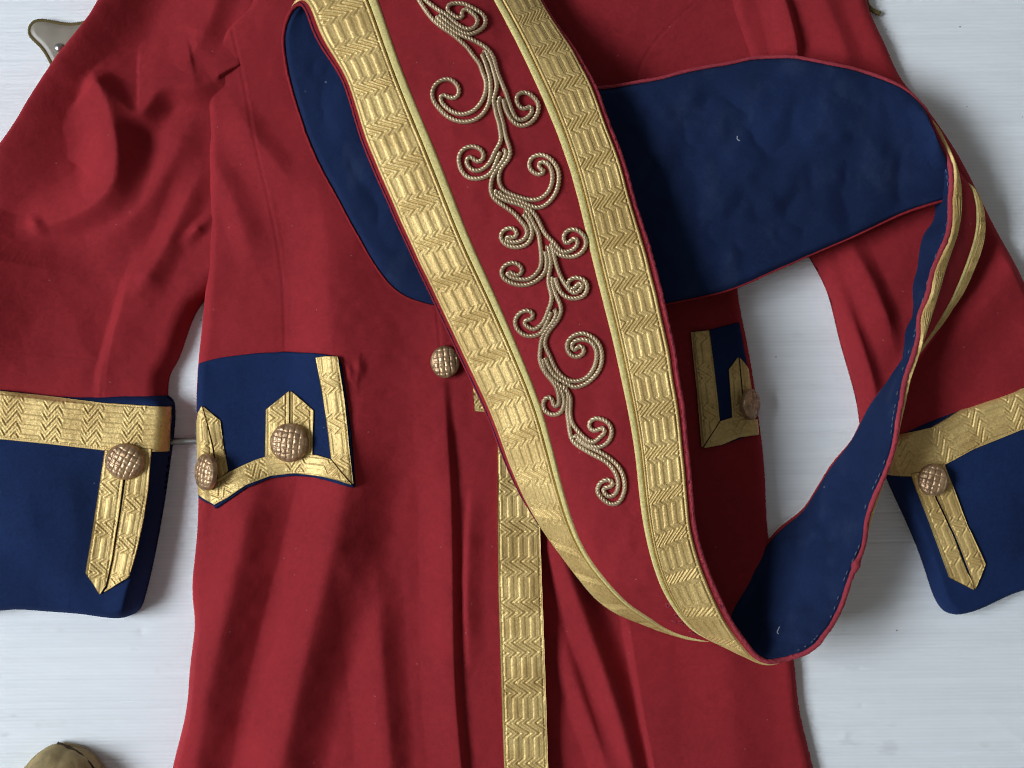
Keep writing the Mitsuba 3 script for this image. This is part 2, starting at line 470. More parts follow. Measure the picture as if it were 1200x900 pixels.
def flute(x, y):
    """The height of the fluted board: fine ribs, long creases, small dents and knocks."""
    n2 = lambda a, b, seed: meshkit.noise(np.stack([a, b, np.full_like(a, 0.37)], -1), seed)  # noqa: E731
    yy = y + 2.5 * (n2(x * 0.004, y * 0.004, 1) - 0.5) - 0.012 * x
    h = np.sin(yy * (2 * np.pi / 4.3)) * (0.30 + 0.70 * n2(x * 0.010, yy * 0.20, 2)) * 0.20
    h += 0.7 * n2(x * 0.006, yy * 0.10, 3)
    for py, s, k in CREASES:
        d = yy - (450 - py)
        t = np.clip((n2(x * 0.0045 + 13.7 * k, np.full_like(x, 0.5 + k), 4) - 0.30) / 0.32, 0, 1)
        h += s * t * (-1.1 * np.exp(-(d / 1.5) ** 2) + 0.45 * np.exp(-((d + 3.2) / 1.8) ** 2))
    r = np.random.default_rng(5)
    spots = np.vstack([np.c_[r.uniform(-590, 590, 70), r.uniform(-440, 440, 70)],
                       plan([(1008, 765), (1030, 770), (990, 783), (1007, 783), (1010, 827), (1038, 822), (990, 862), (1000, 862), (1022, 858), (1040, 866), (1045, 849), (92, 746), (165, 740), (72, 796), (75, 836), (190, 797), (9, 862), (965, 448), (977, 447), (972, 485)], 0)])
    for cx, cy in spots:
        rx, ry, a = r.uniform(1.5, 4.0), r.uniform(1.6, 5.0), r.uniform(-1, 1.2)
        i0, i1 = np.searchsorted(x[0], [cx - 15, cx + 15])
        j0, j1 = np.searchsorted(y[:, 0], [cy - 18, cy + 18])
        if i1 > i0 and j1 > j0:
            sx, sy = x[j0:j1, i0:i1] - cx, y[j0:j1, i0:i1] - cy
            h[j0:j1, i0:i1] += a * 1.1 * np.exp(-(sx / rx) ** 2 - (sy / ry) ** 2)
    # a long scratch
    sc = spline(plan([(1128, 800), (1140, 825), (1165, 842), (1200, 872), (1230, 900)], 0), 1.0)
    d = cKDTree(sc).query(np.stack([x, y], -1).reshape(-1, 2), distance_upper_bound=8)[0].reshape(x.shape)
    return h + 0.5 * np.exp(-(np.minimum(d, 8) / 1.6) ** 2) - 0.7


xs = np.r_[-2600, -1500, -900, np.arange(-640, 641, 3.0), 900, 1500, 2600]
ys = np.r_[-2600, -1500, -800, np.arange(-480, 481, 0.86), 800, 1500, 2600]
gx_, gy_ = np.meshgrid(xs, ys)
fh = flute(gx_, gy_)
put('floor', grid_mesh(np.stack([gx_, gy_, fh], -1).transpose(1, 0, 2)), 'white_board',
    label='white fluted plastic board with fine ribs, creases and dents', kind='structure')

# ------------------------------------------------------------------ the coat
coat = thing('coat', 'red wool uniform coat with navy cuffs, gold lace and bronze woven buttons, laid flat', 'coat')
zero = lambda xy: np.zeros(len(xy))  # noqa: E731

# right front panel (lower layer)
right = Cloth([(600, -70), (890, -70), (905, 0), (926, 40), (934, 80), (918, 150), (884, 250), (866, 330), (873, 380), (884, 440), (891, 490), (897, 540), (900, 600),
               (907, 660), (924, 730), (934, 790), (940, 840), (950, 1000), (560, 1000), (555, 700), (558, 300)], 20, 18, 15,
              folds=[([(640, 590), (655, 640), (683, 720), (715, 810), (742, 910), (755, 980)], [0, 12, 14, 14, 12, 12], 26, 30),
                     ([(655, 730), (672, 790), (694, 850), (716, 910), (735, 990)], [0, 6, 8, 8, 8], 22, 22),
                     ([(728, 690), (740, 760), (752, 830), (768, 910), (780, 990)], [0, 8, 9, 9, 9], 7, 170),
                     ([(830, 560), (845, 700), (858, 850), (866, 990)], [0, 4, 5, 5], 60, 60)],
              seams=[[(728, 690), (738, 760), (748, 830), (762, 910)], [(818, 0), (760, 60), (740, 110)]], seed=3, gain=1.6)
put(coat + '__front_panel', shell(right.poly, 2.3, right.z, zero), 'red_wool')

# left front panel
left = Cloth([(318, -70), (290, 0), (262, 32), (246, 60), (237, 100), (239, 140), (241, 220), (240, 300), (236, 355), (230, 415), (227, 480), (229, 570), (226, 640), (222, 700),
              (225, 730), (220, 780), (214, 840), (205, 1000), (649, 1000), (643, 900), (640, 800), (637, 717), (633, 620), (630, 540), (618, 450), (600, 300), (560, 100), (545, -70)], 36, 34, 17,
             folds=[([(420, 470), (412, 550), (396, 630), (376, 710), (356, 790), (338, 870), (325, 960)], [4, 16, 25, 27, 24, 20, 18], 60, [56, 64, 68, 64, 56, 52, 50]),
                    ([(440, 640), (444, 700), (448, 770), (455, 850), (460, 960)], [0, 6, 10, 10, 10], 42, 30),
                    ([(308, 545), (292, 610), (278, 680), (262, 750), (244, 830), (230, 920), (222, 980)], [0, 15, 19, 19, 16, 14, 12], 46, [52, 56, 56, 56, 54, 50, 50]),
                    ([(518, 420), (522, 480), (528, 560), (531, 650), (532, 740), (535, 820), (542, 905), (546, 980)], [0, 4, 7, 8, 8, 8, 8, 8], 40, [10, 9, 8, 7, 7, 7, 7, 7]),
                    ([(555, 560), (549, 640), (548, 720), (552, 800)], [0, 5, 5, 0], 8, 22),
                    ([(366, 180), (382, 250), (390, 330), (394, 400), (400, 460)], [0, 9, 15, 15, 6], 55, 105),
                    ([(262, 105), (292, 152), (326, 196), (348, 228)], [0, 5, 5, 0], 40, 24),
                    ([(240, 170), (262, 212), (288, 275), (300, 320)], [0, 4, 4, 0], 22, 26),
                    ([(420, 415), (424, 432), (414, 452)], [0, 3, 0], 9, 9), ([(404, 425), (412, 436), (408, 448)], [0, 3, 0], 6, 8)],
             seams=[[(268, 20), (284, 90), (298, 160), (307, 200), (325, 287), (332, 350), (333, 412)], [(231, 416), (300, 411), (402, 412), (460, 415), (516, 416)],
                    [(511, 360), (515, 395), (519, 440)]], seed=11, gain=1.45, rough=3.4)
put(coat + '__front_panel', shell(left.poly, 2.3, left.z, zero), 'red_wool')

# sleeves
sleeve_l = Cloth([(125, -60), (300, -60), (300, 60), (290, 200), (275, 300), (246, 338), (229, 353), (211, 389), (198, 424), (189, 442), (182, 486), (100, 484), (0, 474), (-90, 460), (-125, 350),
                  (-75, 245), (0, 163), (33, 117), (60, 72), (77, 48), (108, 0)], 32, 28, 20,
                 folds=[([(160, -50), (122, 20), (82, 78), (42, 135), (8, 180), (-40, 245), (-70, 300)], [16, 26, 31, 32, 27, 18, 0], 40, [52, 62, 78, 88, 88, 70, 50]),
                        ([(252, 96), (232, 105), (206, 104), (186, 114), (168, 136), (150, 122), (122, 100), (110, 88)], [8, 13, 14, 15, 16, 12, 6, 0], 64, 26),
                        ([(262, -20), (240, 40), (214, 84)], [6, 9, 0], 60, 26),
                        ([(112, 92), (124, 104), (138, 138), (147, 185), (138, 222), (108, 246), (60, 262), (20, 268)], [0, 14, 25, 28, 24, 15, 8, 0], [24, 40, 60, 66, 64, 50, 40, 30], [16, 22, 30, 34, 32, 26, 22, 18]),
                        ([(236, 120), (214, 165), (190, 215), (150, 262), (100, 285)], [0, 9, 11, 9, 0], 40, 34),
                        ([(242, 180), (222, 232), (200, 280), (176, 325), (160, 350)], [0, 8, 9, 8, 0], 24, 24),
                        ([(172, 285), (148, 345), (134, 395), (122, 440), (116, 480)], [0, 7, 7, 5, 0], 12, 60),
                        ([(60, 330), (90, 380), (95, 430), (92, 470)], [0, 5, 5, 0], 60, 50),
                        ([(30, 255), (44, 262), (50, 280)], [0, 5, 0], 14, 12),
                        ([(-20, 240), (-34, 300), (-40, 370), (-36, 420), (-30, 470)], [0, 34, 42, 30, 0], 60, [120, 160, 165, 160, 150]),
                        ([(250, 252), (232, 268), (214, 290)], [0, 8, 0], 10, 12)],
                 seams=[[(0, 411), (50, 414), (110, 421)], [(143, 352), (130, 400), (118, 466)]], rough=3.0, seed=21, gain=1.35, edge=1.05)
put(coat + '__sleeve', shell(sleeve_l.poly, 2.3, sleeve_l.z, zero), 'red_wool')
sleeve_r = Cloth([(860, -70), (1000, -70), (1020, 0), (1040, 48), (1060, 90), (1084, 118), (1108, 150), (1130, 185), (1152, 228), (1176, 276), (1202, 325), (1240, 390), (1275, 440), (1262, 470),
                  (1200, 488), (1120, 515), (1060, 535), (1020, 520), (1010, 483), (1000, 440), (986, 390), (972, 338), (950, 296), (925, 240), (890, 120), (862, 40)], 27, 22, 18,
                 folds=[([(905, -40), (924, 20), (932, 55), (938, 95)], [6, 10, 10, 0], 30, 9),
                        ([(945, -40), (975, 22), (992, 68), (1000, 110)], [4, 6, 6, 0], 34, 24),
                        ([(955, 285), (972, 330), (1000, 392), (1020, 450), (1030, 500)], [0, 8, 9, 8, 0], 24, 20),
                        ([(985, 262), (1012, 318), (1036, 372), (1052, 420)], [0, 10, 11, 0], 30, 22),
                        ([(1215, 270), (1180, 322), (1138, 372), (1100, 418), (1070, 470)], [4, 8, 10, 9, 0], 40, 56)],
                 seams=[[(930, 0), (936, 40), (934, 70)]], rough=2.4, seed=31, gain=1.3)
put(coat + '__sleeve', shell(sleeve_r.poly, 2.3, sleeve_r.z, zero), 'red_wool')

# cuffs
cuff_l = Cloth([(-80, 442), (0, 448), (100, 461), (196, 468), (199, 478), (195, 530), (188, 580), (181, 622), (171, 672), (163, 704), (157, 718), (147, 725), (132, 727), (100, 723), (50, 719), (0, 718), (-80, 716)],
               38, 37, 13, folds=[([(20, 560), (40, 610), (52, 680)], [0, 9, 0], 60, 44), ([(70, 540), (88, 600), (84, 690)], [0, 7, 3], 40, 34), ([(168, 640), (150, 690), (142, 722)], [0, 5, 4], 24, 10)], rough=2.0, seed=41, rounding=3)
cl = put(coat + '__cuff', shell(cuff_l.poly, 2.3, cuff_l.z, zero), 'navy_wool')
cuff_r = Cloth([(1036, 518), (1052, 506), (1120, 478), (1200, 449), (1290, 418), (1300, 655), (1200, 694), (1160, 711), (1132, 721), (1116, 721), (1105, 711), (1090, 672), (1068, 615), (1044, 562)],
               28, 27, 10, rough=2.4, seed=43, rounding=2, folds=[([(1165, 540), (1180, 600), (1178, 680)], [0, 5, 0], 50, 40)])
cr_ = put(coat + '__cuff', shell(cuff_r.poly, 2.3, cuff_r.z, zero), 'navy_wool')

put(cl + '__lace_band', lace_patch([(-60, 454), (0, 458), (60, 465), (120, 472), (195, 477), (192, 530), (120, 528), (60, 521), (0, 515), (-60, 510)],
                                   [(-60, 482), (0, 486.5), (60, 493), (120, 499), (193, 503)], 56, lambda p: 0.5 * cuff_l.z(p) + 0.5 * cuff_l.z(p - np.array([12.0, 0.0])), 40, shift=9), 'gold_lace')
put(cl + '__lace_tab', lace_patch([(123, 526), (116, 568), (108, 629), (101, 671), (117, 697), (124, 686), (131, 656), (138, 610), (144, 563), (148, 526)],
                                  [(136, 520), (129, 568), (122, 625), (115, 672), (110, 710)], 29, lambda p: cuff_l.z(p) + 1.2, 40, shift=30), 'gold_lace')
put(cl + '__lace_tab', lace_patch([(149, 526), (146.5, 563), (140, 610), (133, 656), (126, 688), (119, 696), (145, 680), (152, 676), (159, 651), (168, 608), (173, 573), (177, 526)],
                                  [(163, 520), (160, 568), (153, 612), (145, 656), (136, 700)], 29, lambda p: cuff_l.z(p) + 1.2, 40, shift=12), 'gold_lace')
put(cr_ + '__lace_band', lace_patch([(1030, 516), (1052, 511), (1094, 501), (1127, 482), (1159, 467), (1200, 456), (1280, 430), (1285, 480), (1200, 504), (1168, 517), (1143, 527), (1110, 545), (1075, 559), (1040, 558)],
                                    [(1030, 537), (1070, 534), (1102, 523), (1135, 505), (1165, 491), (1200, 480), (1282, 455)], 50, cuff_r.z, 34, shift=4), 'gold_lace')
put(cr_ + '__lace_tab', lace_patch([(1069, 556), (1092, 616), (1115, 678), (1144, 693), (1140, 680), (1135, 670), (1117, 625), (1098, 585), (1089, 552)],
                                   [(1077, 545), (1098, 600), (1122, 660), (1138, 700)], 24, lambda p: cuff_r.z(p) + 1.2, 34, shift=16), 'gold_lace')
put(cr_ + '__lace_tab', lace_patch([(1091, 552), (1101, 585), (1120, 625), (1138, 669), (1145, 692), (1157, 662), (1136, 617), (1122, 580), (1109, 544)],
                                   [(1101, 540), (1112, 580), (1130, 625), (1150, 675), (1158, 700)], 24, lambda p: cuff_r.z(p) + 1.2, 34, shift=3), 'gold_lace')


def button(key, cloth, px, py, z, r, normal=(0, 0, 1), squash=1.0, turn=0.3, lift=4.0):
    xy = plan([(px, py)], z)
    p = np.r_[xy[0], cloth(xy)[0] + lift]
    return put(key, set_on(button_mesh(r, squash, turn), p, normal), 'bronze', smooth=40)


button(cl + '__button', cuff_l.z, 146, 541, 44, 22.5, (-0.05, -0.1, 1), 0.92, 0.5)
button(cr_ + '__button', cuff_r.z, 1095.5, 563, 40, 16.5, (-0.22, 0.05, 1), 1.12, 0.25, 7)
button(coat + '__button', left.z, 521.5, 424, 44, 16.5, (-0.05, 0, 1), 1.12, -0.1, 4)


# pocket flaps
class Patch:
    """A flat piece of cloth sewn on another."""

    def __init__(self, outline, z, base, thick, roll=3.0, smooth=None, lift=None):
        self.poly = flat_poly(outline, z, 1.5, smooth)
        self.base, self.thick, self.roll, self.lift = base, thick, roll, lift
        self.tree = cKDTree(shapely.get_coordinates(shapely.line_interpolate_point(self.poly.exterior, np.arange(0, self.poly.exterior.length, 0.8))))

    def z(self, xy):
        d = self.tree.query(xy, workers=-1)[0]
        d = np.where(shapely.contains_xy(self.poly, xy[:, 0], xy[:, 1]), d, 0)
        t = np.clip(d / self.roll, 0, 1)
        z = self.base(xy) + self.thick * (0.35 + 0.65 * np.sqrt(np.maximum(1 - (1 - t) ** 2, 0)))
        z += 0.9 * (meshkit.fbm(np.c_[xy, 0 * xy[:, 0]] / 34, 3, 77) - 0.5)
        return z + (self.lift(xy) if self.lift else 0)


def smooth_base(cloth, rad=22):
    """Stiff cloth does not follow every fold below it: the mean height around each point."""
    offs = [(0, 0)] + [(rad * math.cos(t), rad * math.sin(t)) for t in np.arange(8) * math.pi / 4] + [(rad * .5 * math.cos(t), rad * .5 * math.sin(t)) for t in np.arange(6) * math.pi / 3]

    def fn(xy):
        zs = [cloth.z(xy + np.array(o)) for o in offs]
        return np.maximum(np.mean(zs, axis=0), zs[0])
    return fn


flap_l = Patch([(229, 426), (256, 419), (296, 414), (333, 412), (369, 414), (398, 418), (402, 427), (407, 465), (413, 507), (419, 567), (417, 570), (389, 563), (366, 559), (344, 558), (316, 561), (289, 572), (267, 587), (252, 597),
                (249, 593), (228, 584), (226, 524), (227, 470)], 42, smooth_base(left, 16), 5.0)
fl = put(coat + '__pocket_flap', shell(flap_l.poly, 2.0, flap_l.z, lambda xy: left.z(xy) - 1), 'navy_wool')
put(fl + '__lace_edging', lace_patch([(370, 419), (384, 417.5), (397.5, 418), (405, 470), (411, 524), (417, 566.5), (389, 537), (378, 462)],
                                     [(384, 405), (389, 450), (396, 500), (404, 560), (406, 580)], 29, flap_l.z, 46, shift=38), 'gold_lace')
put(fl + '__lace_edging', lace_patch([(388.5, 537.5), (371, 533), (351, 532.5), (316, 533), (298, 539), (282, 546), (267, 553.5), (251, 564), (240, 560), (227, 556), (228, 580), (250, 592), (267, 583), (289, 568), (316, 558), (344, 555), (378, 558), (400, 562), (416, 567)],
                                     [(420, 555), (378, 546), (345, 544), (316, 546), (289, 557), (262, 572), (235, 590)], 26, flap_l.z, 46, lift=1.4, shift=8), 'gold_lace')
put(fl + '__lace_tab', lace_patch([(309, 536), (310, 480), (324, 469), (338, 457.5), (338, 536)], [(324, 545), (324, 500), (324, 450)], 28, flap_l.z, 46, shift=22), 'gold_lace')
put(fl + '__lace_tab', lace_patch([(339.2, 536), (339.2, 457.5), (353, 469), (367, 481), (366, 536)], [(353, 545), (353, 500), (353, 450)], 28, flap_l.z, 46, shift=22), 'gold_lace')
put(fl + '__lace_tab', lace_patch([(228, 570), (226, 500), (230, 484), (236, 475), (247, 520), (254, 562), (240, 575)], [(241, 575), (236, 520), (231, 470)], 24, flap_l.z, 44, shift=36), 'gold_lace')
put(fl + '__lace_tab', lace_patch([(237, 475.5), (244, 482), (257, 493), (261, 524), (267, 552), (255.5, 562), (248.5, 520)], [(262, 565), (252, 520), (244, 470)], 24, flap_l.z, 44, shift=2), 'gold_lace')
button(fl + '__button', flap_l.z, 338.5, 519, 52, 22, (-0.12, 0, 1), 1.0, 0.12, 5)
button(fl + '__button', flap_l.z, 243, 553, 44, 21, (-0.95, 0.05, 0.88), 1.0, 0.2, 5)

flap_r = Patch([(812, 388), (832, 386), (868, 377), (874, 410), (880, 440), (886, 470), (892, 508), (870, 514), (848, 522), (825, 526), (818, 460)], 26, right.z, 4.0)
fr = put(coat + '__pocket_flap', shell(flap_r.poly, 2.0, flap_r.z, lambda xy: right.z(xy) - 1), 'navy_wool')
put(fr + '__lace_edging', lace_patch([(811, 389), (832.5, 386.5), (838, 430), (845, 493), (824, 526), (817, 450)], [(821, 375), (828, 440), (838, 540)], 24, flap_r.z, 30, shift=20), 'gold_lace')
put(fr + '__lace_edging', lace_patch([(845.5, 493.5), (860, 489), (876, 487), (891, 492), (893, 510), (868, 513), (847, 522), (825, 526)], [(820, 516), (850, 505), (875, 499), (900, 498)], 24, flap_r.z, 30, lift=1.4, shift=30), 'gold_lace')
put(fr + '__lace_tab', lace_patch([(859, 490), (857, 460), (855, 433), (861, 425), (867, 417.5), (870, 452), (873, 489)], [(867, 500), (864, 450), (861, 410)], 15, flap_r.z, 30, shift=20), 'gold_lace')
put(fr + '__lace_tab', lace_patch([(874, 488), (871, 452), (868, 418), (880, 432), (883, 455), (889, 490)], [(882, 500), (877, 450), (873, 415)], 15, flap_r.z, 30, shift=20), 'gold_lace')
button(fr + '__button', flap_r.z, 879, 474, 32, 17, (0.85, 0, 0.75), 1.05, 0.2, 5)

# lace down the front edge, and the end of a lace loop higher up
put(coat + '__front_lace', lace_patch([(581, 440), (583, 530), (583, 620), (584, 700), (587, 800), (590.5, 905), (594, 990), (647, 990), (642.5, 900), (639.5, 800), (636.5, 717), (633, 620), (630, 540), (625, 480)],
                                      [(604, 440), (607, 540), (608.5, 620), (610.5, 717), (613.5, 800), (616.5, 900), (620, 990)], 52, lambda p: left.z(p - np.array([15.0, 0.0])), 38, shift=0), 'gold_lace')
put(coat + '__lace_loop', lace_patch([(553, 447), (556, 482), (600, 486), (602, 449)], [(540, 463), (610, 468)], 36, left.z, 38, shift=12), 'gold_lace')

# ------------------------------------------------------------------ the baldric: one band, red outside, navy lining, in a loop
# stations: edge A, inner rim of lace A, inner rim of lace B, edge B: pixel and height. None: straight across.
ST = [
    ((600, -110, 46), (552, -76, 66), (424, -27, 88), (356, 6, 86)),
    ((618, -52, 46), (566, -30, 72), (446, 18, 92), (372, 45, 88)),
    ((638, 4, 52), (592, 20, 78), (464, 70, 95), (399, 88, 90)),
    ((680, 68, 84), (623, 82, 95), (490, 135, 100), (423, 160, 92)),
    ((704, 118, 98), (648, 138, 102), (515, 196, 103), (448, 221, 93)),
    ((733, 200, 108), (676, 220, 109), (546, 275, 106), (480, 293, 94)),
    ((758, 285, 116), (696, 302, 115), (577, 344, 108), (513, 363, 94)),
    ((779, 363, 122), (716, 382, 119), (608, 415, 109), (547, 435, 92)),
    ((795, 445, 126), (733, 458, 122), (634, 483, 108), (576, 500, 88)),
    ((804, 520, 126), (746, 533, 121), (653, 553, 105), (601, 564, 80)),
    ((810, 590, 124), (755, 610, 118), (679, 634, 96), (634, 620, 68)),
    ((821, 648, 119), (768, 666, 111), (709, 679, 83), (668, 667, 54)),
    ((840, 700, 111), (786, 706, 98), (738, 709, 66), (706, 709, 42)),
    ((862, 742, 103), (810, 735, 82), (765, 727, 50), (746, 728, 32)),
    ((884, 770, 95), (838, 751, 66), (792, 742, 38), (785, 740, 24)),
    ((902, 777, 92), None, None, (822, 742, 16)),
    ((925, 772, 88), None, None, (852, 716, 12)),
    ((950, 760, 87), None, None, (880, 672, 10)),
    ((974, 738, 87), None, None, (908, 626, 9)),
    ((990, 700, 86), None, None, (943, 597, 9)),
    ((1003, 660, 84), None, None, (966, 563, 12)),
    ((1020, 620, 83), None, None, (986, 537, 18)),
    ((1034, 574, 82), None, None, (1004, 511, 25)),
    ((1046, 524, 82), None, None, (1022, 479, 31)),
    ((1056, 478, 82), None, None, (1047, 445, 36)),
    ((1066, 437, 82), None, None, (1074, 412, 39)),
    ((1076, 398, 82), None, None, (1104, 375, 41)),
    ((1088, 348, 82), None, None, (1129, 338, 42)),
    ((1100, 303, 80), None, None, (1145, 302, 43)),
    ((1112, 270, 76), None, None, (1153, 270, 43)),
    ((1118, 235, 70), None, None, (1151, 243, 43)),
    ((1115, 195, 64), None, None, (1143, 226, 43)),
    ((1102, 158, 58), None, None, (1128, 226, 43)),
    ((1083, 126, 55), None, None, (1105, 235, 44)),
    ((1050, 100, 54), None, None, (1070, 246, 45)),
    ((1013, 85, 54), None, None, (1030, 263, 46)),
    ((973, 75, 60), None, None, (985, 284, 47)),
    ((930, 68, 57), None, None, (940, 303, 49)),
    ((880, 70, 55), None, None, (890, 326, 51)),
    ((833, 78, 54), None, None, (840, 344, 52)),
    ((773, 92, 52), None, None, (780, 357, 51)),
    ((710, 104, 50), None, None, (705, 372, 50)),
    ((660, 108, 49), None, None, (620, 376, 50)),
    ((610, 95, 48), None, None, (558, 370, 50)),
    ((572, 60, 48), None, None, (512, 360, 50)),
    ((547, 20, 49), None, None, (468, 344, 50)),
    ((530, -30, 50), None, None, (431, 297, 50)),
    ((518, -85, 50), None, None, (398, 238, 51)),
    ((515, -140, 50), None, None, (364, 172, 52)),
    ((525, -190, 52), None, None, (340, 98, 55)),
    ((548, -214, 56), None, None, (331, 50, 62)),
    ((578, -178, 61), None, None, (338, 14, 74)),
]
KN = np.array([0, 0.23, 0.77, 1.0])
C4 = np.zeros((len(ST), 4, 3))
for i, (a, ai, bi, b) in enumerate(ST):
    A, B = at(*a), at(*b)
    C4[i] = [A, at(*ai) if ai else A + (B - A) * 0.23, at(*bi) if bi else A + (B - A) * 0.77, B]
seg = np.linalg.norm(np.roll(C4, -1, 0) - C4, axis=2)
s_ = np.r_[0, np.cumsum(np.maximum(seg[:, 0], seg[:, 3]) * 0.5 + seg.mean(1) * 0.5)]
cs = CubicSpline(s_, np.concatenate([C4, C4[:1]]), bc_type='periodic')
NT = int(s_[-1] / 1.0)
curve = cs(np.linspace(0, s_[-1], NT, endpoint=False))          # NT x 4 x 3, about one unit apart
curve = gaussian_filter1d(curve, 7.0, axis=0, mode='wrap')
for k_, amp in ((0, 2.2), (3, 0.9)):                              # worn edges never run quite true
    wob = np.random.default_rng(40 + k_).normal(size=(NT, 3))
    wob = gaussian_filter1d(wob, 14.0, axis=0, mode='wrap')
    curve[:, k_] += wob / wob.std() * amp * np.interp(np.arange(NT) / NT * s_[-1], [0, s_[15], s_[17], s_[30], s_[33], s_[-1]], [0.25, 0.25, 0.8, 0.8, 0.3, 0.25])[:, None]
Tt = np.linspace(0, s_[-1], NT, endpoint=False)
FRONT_END = int(NT * s_[15] / s_[-1])
WALL_END = int(NT * s_[34] / s_[-1])


def lagr(v):
    v = np.asarray(v, float)
    return np.stack([np.prod([(v - KN[j]) / (KN[i] - KN[j]) for j in range(4) if j != i], axis=0) for i in range(4)], -1)


def band(ti, v):
    """Points and outward normals of the band at the samples ti and the fractions v of its width (0 = edge A)."""
    ti = np.asarray(ti) % NT
    W, e = lagr(v), 1e-3
    P = np.einsum('vk,tkx->tvx', W, curve[ti])
    dv = np.einsum('vk,tkx->tvx', (lagr(np.asarray(v) + e) - lagr(np.asarray(v) - e)) / (2 * e), curve[ti])
    dt = np.einsum('vk,tkx->tvx', W, curve[(ti + 2) % NT] - curve[(ti - 2) % NT])
    n = np.cross(dv, dt)
    n /= np.linalg.norm(n, axis=-1, keepdims=True) + 1e-12
    return P, n * BSIGN


BSIGN = 1.0
if band([int(NT * s_[6] / s_[-1])], [0.5])[1][0, 0, 2] < 0:
    BSIGN = -1.0


def pucker(P, amp=1.0):
    return amp * ((meshkit.fbm(P / 42.0, 3, 51) - 0.5) * 8.0 + (meshkit.fbm(P / 15.0, 2, 52) - 0.5) * 1.0)


bal = thing('baldric', 'wide red baldric with gold lace borders, corded scrolls and navy lining, looped across the coat', 'sash')
vr = np.linspace(0.004, 0.996, 100)
loop = np.r_[np.arange(0, NT, 3), 0]
P, n = band(loop, vr)
w = np.clip(np.minimum(vr - 0.22, 0.78 - vr) / 0.10, 0, 1)
put(bal + '__face', grid_mesh(P + n * (pucker(P) * w)[..., None]), 'red_wool')

# lining, puffed out a little along the standing part of the loop
vl = np.linspace(0.0, 1.0, 90)
loop4 = np.r_[np.arange(0, NT, 3), 0]
P, n = band(loop4, vl)
tt = Tt[loop4] / s_[-1]
puff = np.exp(-((tt - s_[29] / s_[-1]) / 0.047) ** 2)
puff[-1] = puff[0]
shape = np.sin(np.pi * np.clip(vl / 0.55, 0, 1)) ** 1.2
thick = 6.0 * np.minimum(1, np.minimum(vl, 1 - vl) * 40)
off = thick[None] + 34.0 * puff[:, None] * shape[None] + np.abs(pucker(P * 0.7 + 300, 2.4)) * np.minimum(1, np.minimum(vl, 1 - vl) * 8)
put(bal + '__lining', grid_mesh((P - n * off[..., None])[:, ::-1]), 'navy_lining')

# edge bindings of red cloth
for v0 in (0.0, 1.0):
    it = np.r_[np.arange(0, NT, 1.5).astype(int), 0]
    P, n = band(it, [v0])
    put(bal + '__edge_binding', tube(P[:, 0] - n[:, 0] * 2.6, (2.8 - 0.7 * v0) * np.interp(Tt[it], [0, s_[31], s_[36], s_[46], s_[-1]], [1, 1, 0.68 - 0.2 * v0, 0.68 - 0.2 * v0, 1]) + 2.2 * np.exp(-((Tt[it] - s_[20]) / 5.0) ** 2) * (1 - v0), 10, fray=0.28, seed=v0, cap=False), 'red_wool' if v0 else 'pink_binding')


def border(v0, v1, i0, i1, width, key, shift):
    ti = np.arange(i0, i1)
    nv = int(width / 1.05)
    f = np.linspace(0, 1, nv)
    P, n = band(ti, v0 + (v1 - v0) * f)
    mid = P[:, nv // 2]
    a = np.r_[0, np.cumsum(np.linalg.norm(np.diff(mid, axis=0), axis=1))]
    aa, cc = np.meshgrid(a + shift, f * width, indexing='ij')
    h = 1.7 + lace_relief(aa, cc, width, 2)
    h[:, [0, -1]] = -0.5
    put(key, grid_mesh(P + n * h[..., None]), 'gold_lace')


border(0.014, 0.203, -40, WALL_END + 30, 54, bal + '__lace_border', 4)
border(0.986, 0.797, -60, WALL_END + 30, 54, bal + '__lace_border', 20)
for v0, v1 in ((0.203, 0.240), (0.797, 0.760)):
    ti = np.arange(-50, WALL_END + 30, 2)
    f = np.linspace(0, 1, 9)
    P, n = band(ti, v0 + (v1 - v0) * f)
    h = 2.9 * np.maximum(1 - (2 * f - 1) ** 4, 0)[None] * (1 + 0.12 * (meshkit.noise(P / 5.0, 9) - 0.5)) - 0.4
    put(bal + '__yellow_edging', grid_mesh(P + n * h[..., None]), 'yellow_felt')

# corded scrolls: traced cord by cord, laid on the face
fi, fv = np.arange(-90, FRONT_END, 4), np.linspace(0.15, 0.85, 60)
P, n = band(fi, fv)
w = np.clip(np.minimum(fv - 0.22, 0.78 - fv) / 0.10, 0, 1)
P = P + n * (pucker(P) * w)[..., None]
pp, nn = P.reshape(-1, 3), n.reshape(-1, 3)
k = H / (H - pp[:, 2])
lay = LinearNDInterpolator(np.c_[600 + pp[:, 0] * k, 450 - pp[:, 1] * k], np.c_[pp, nn])

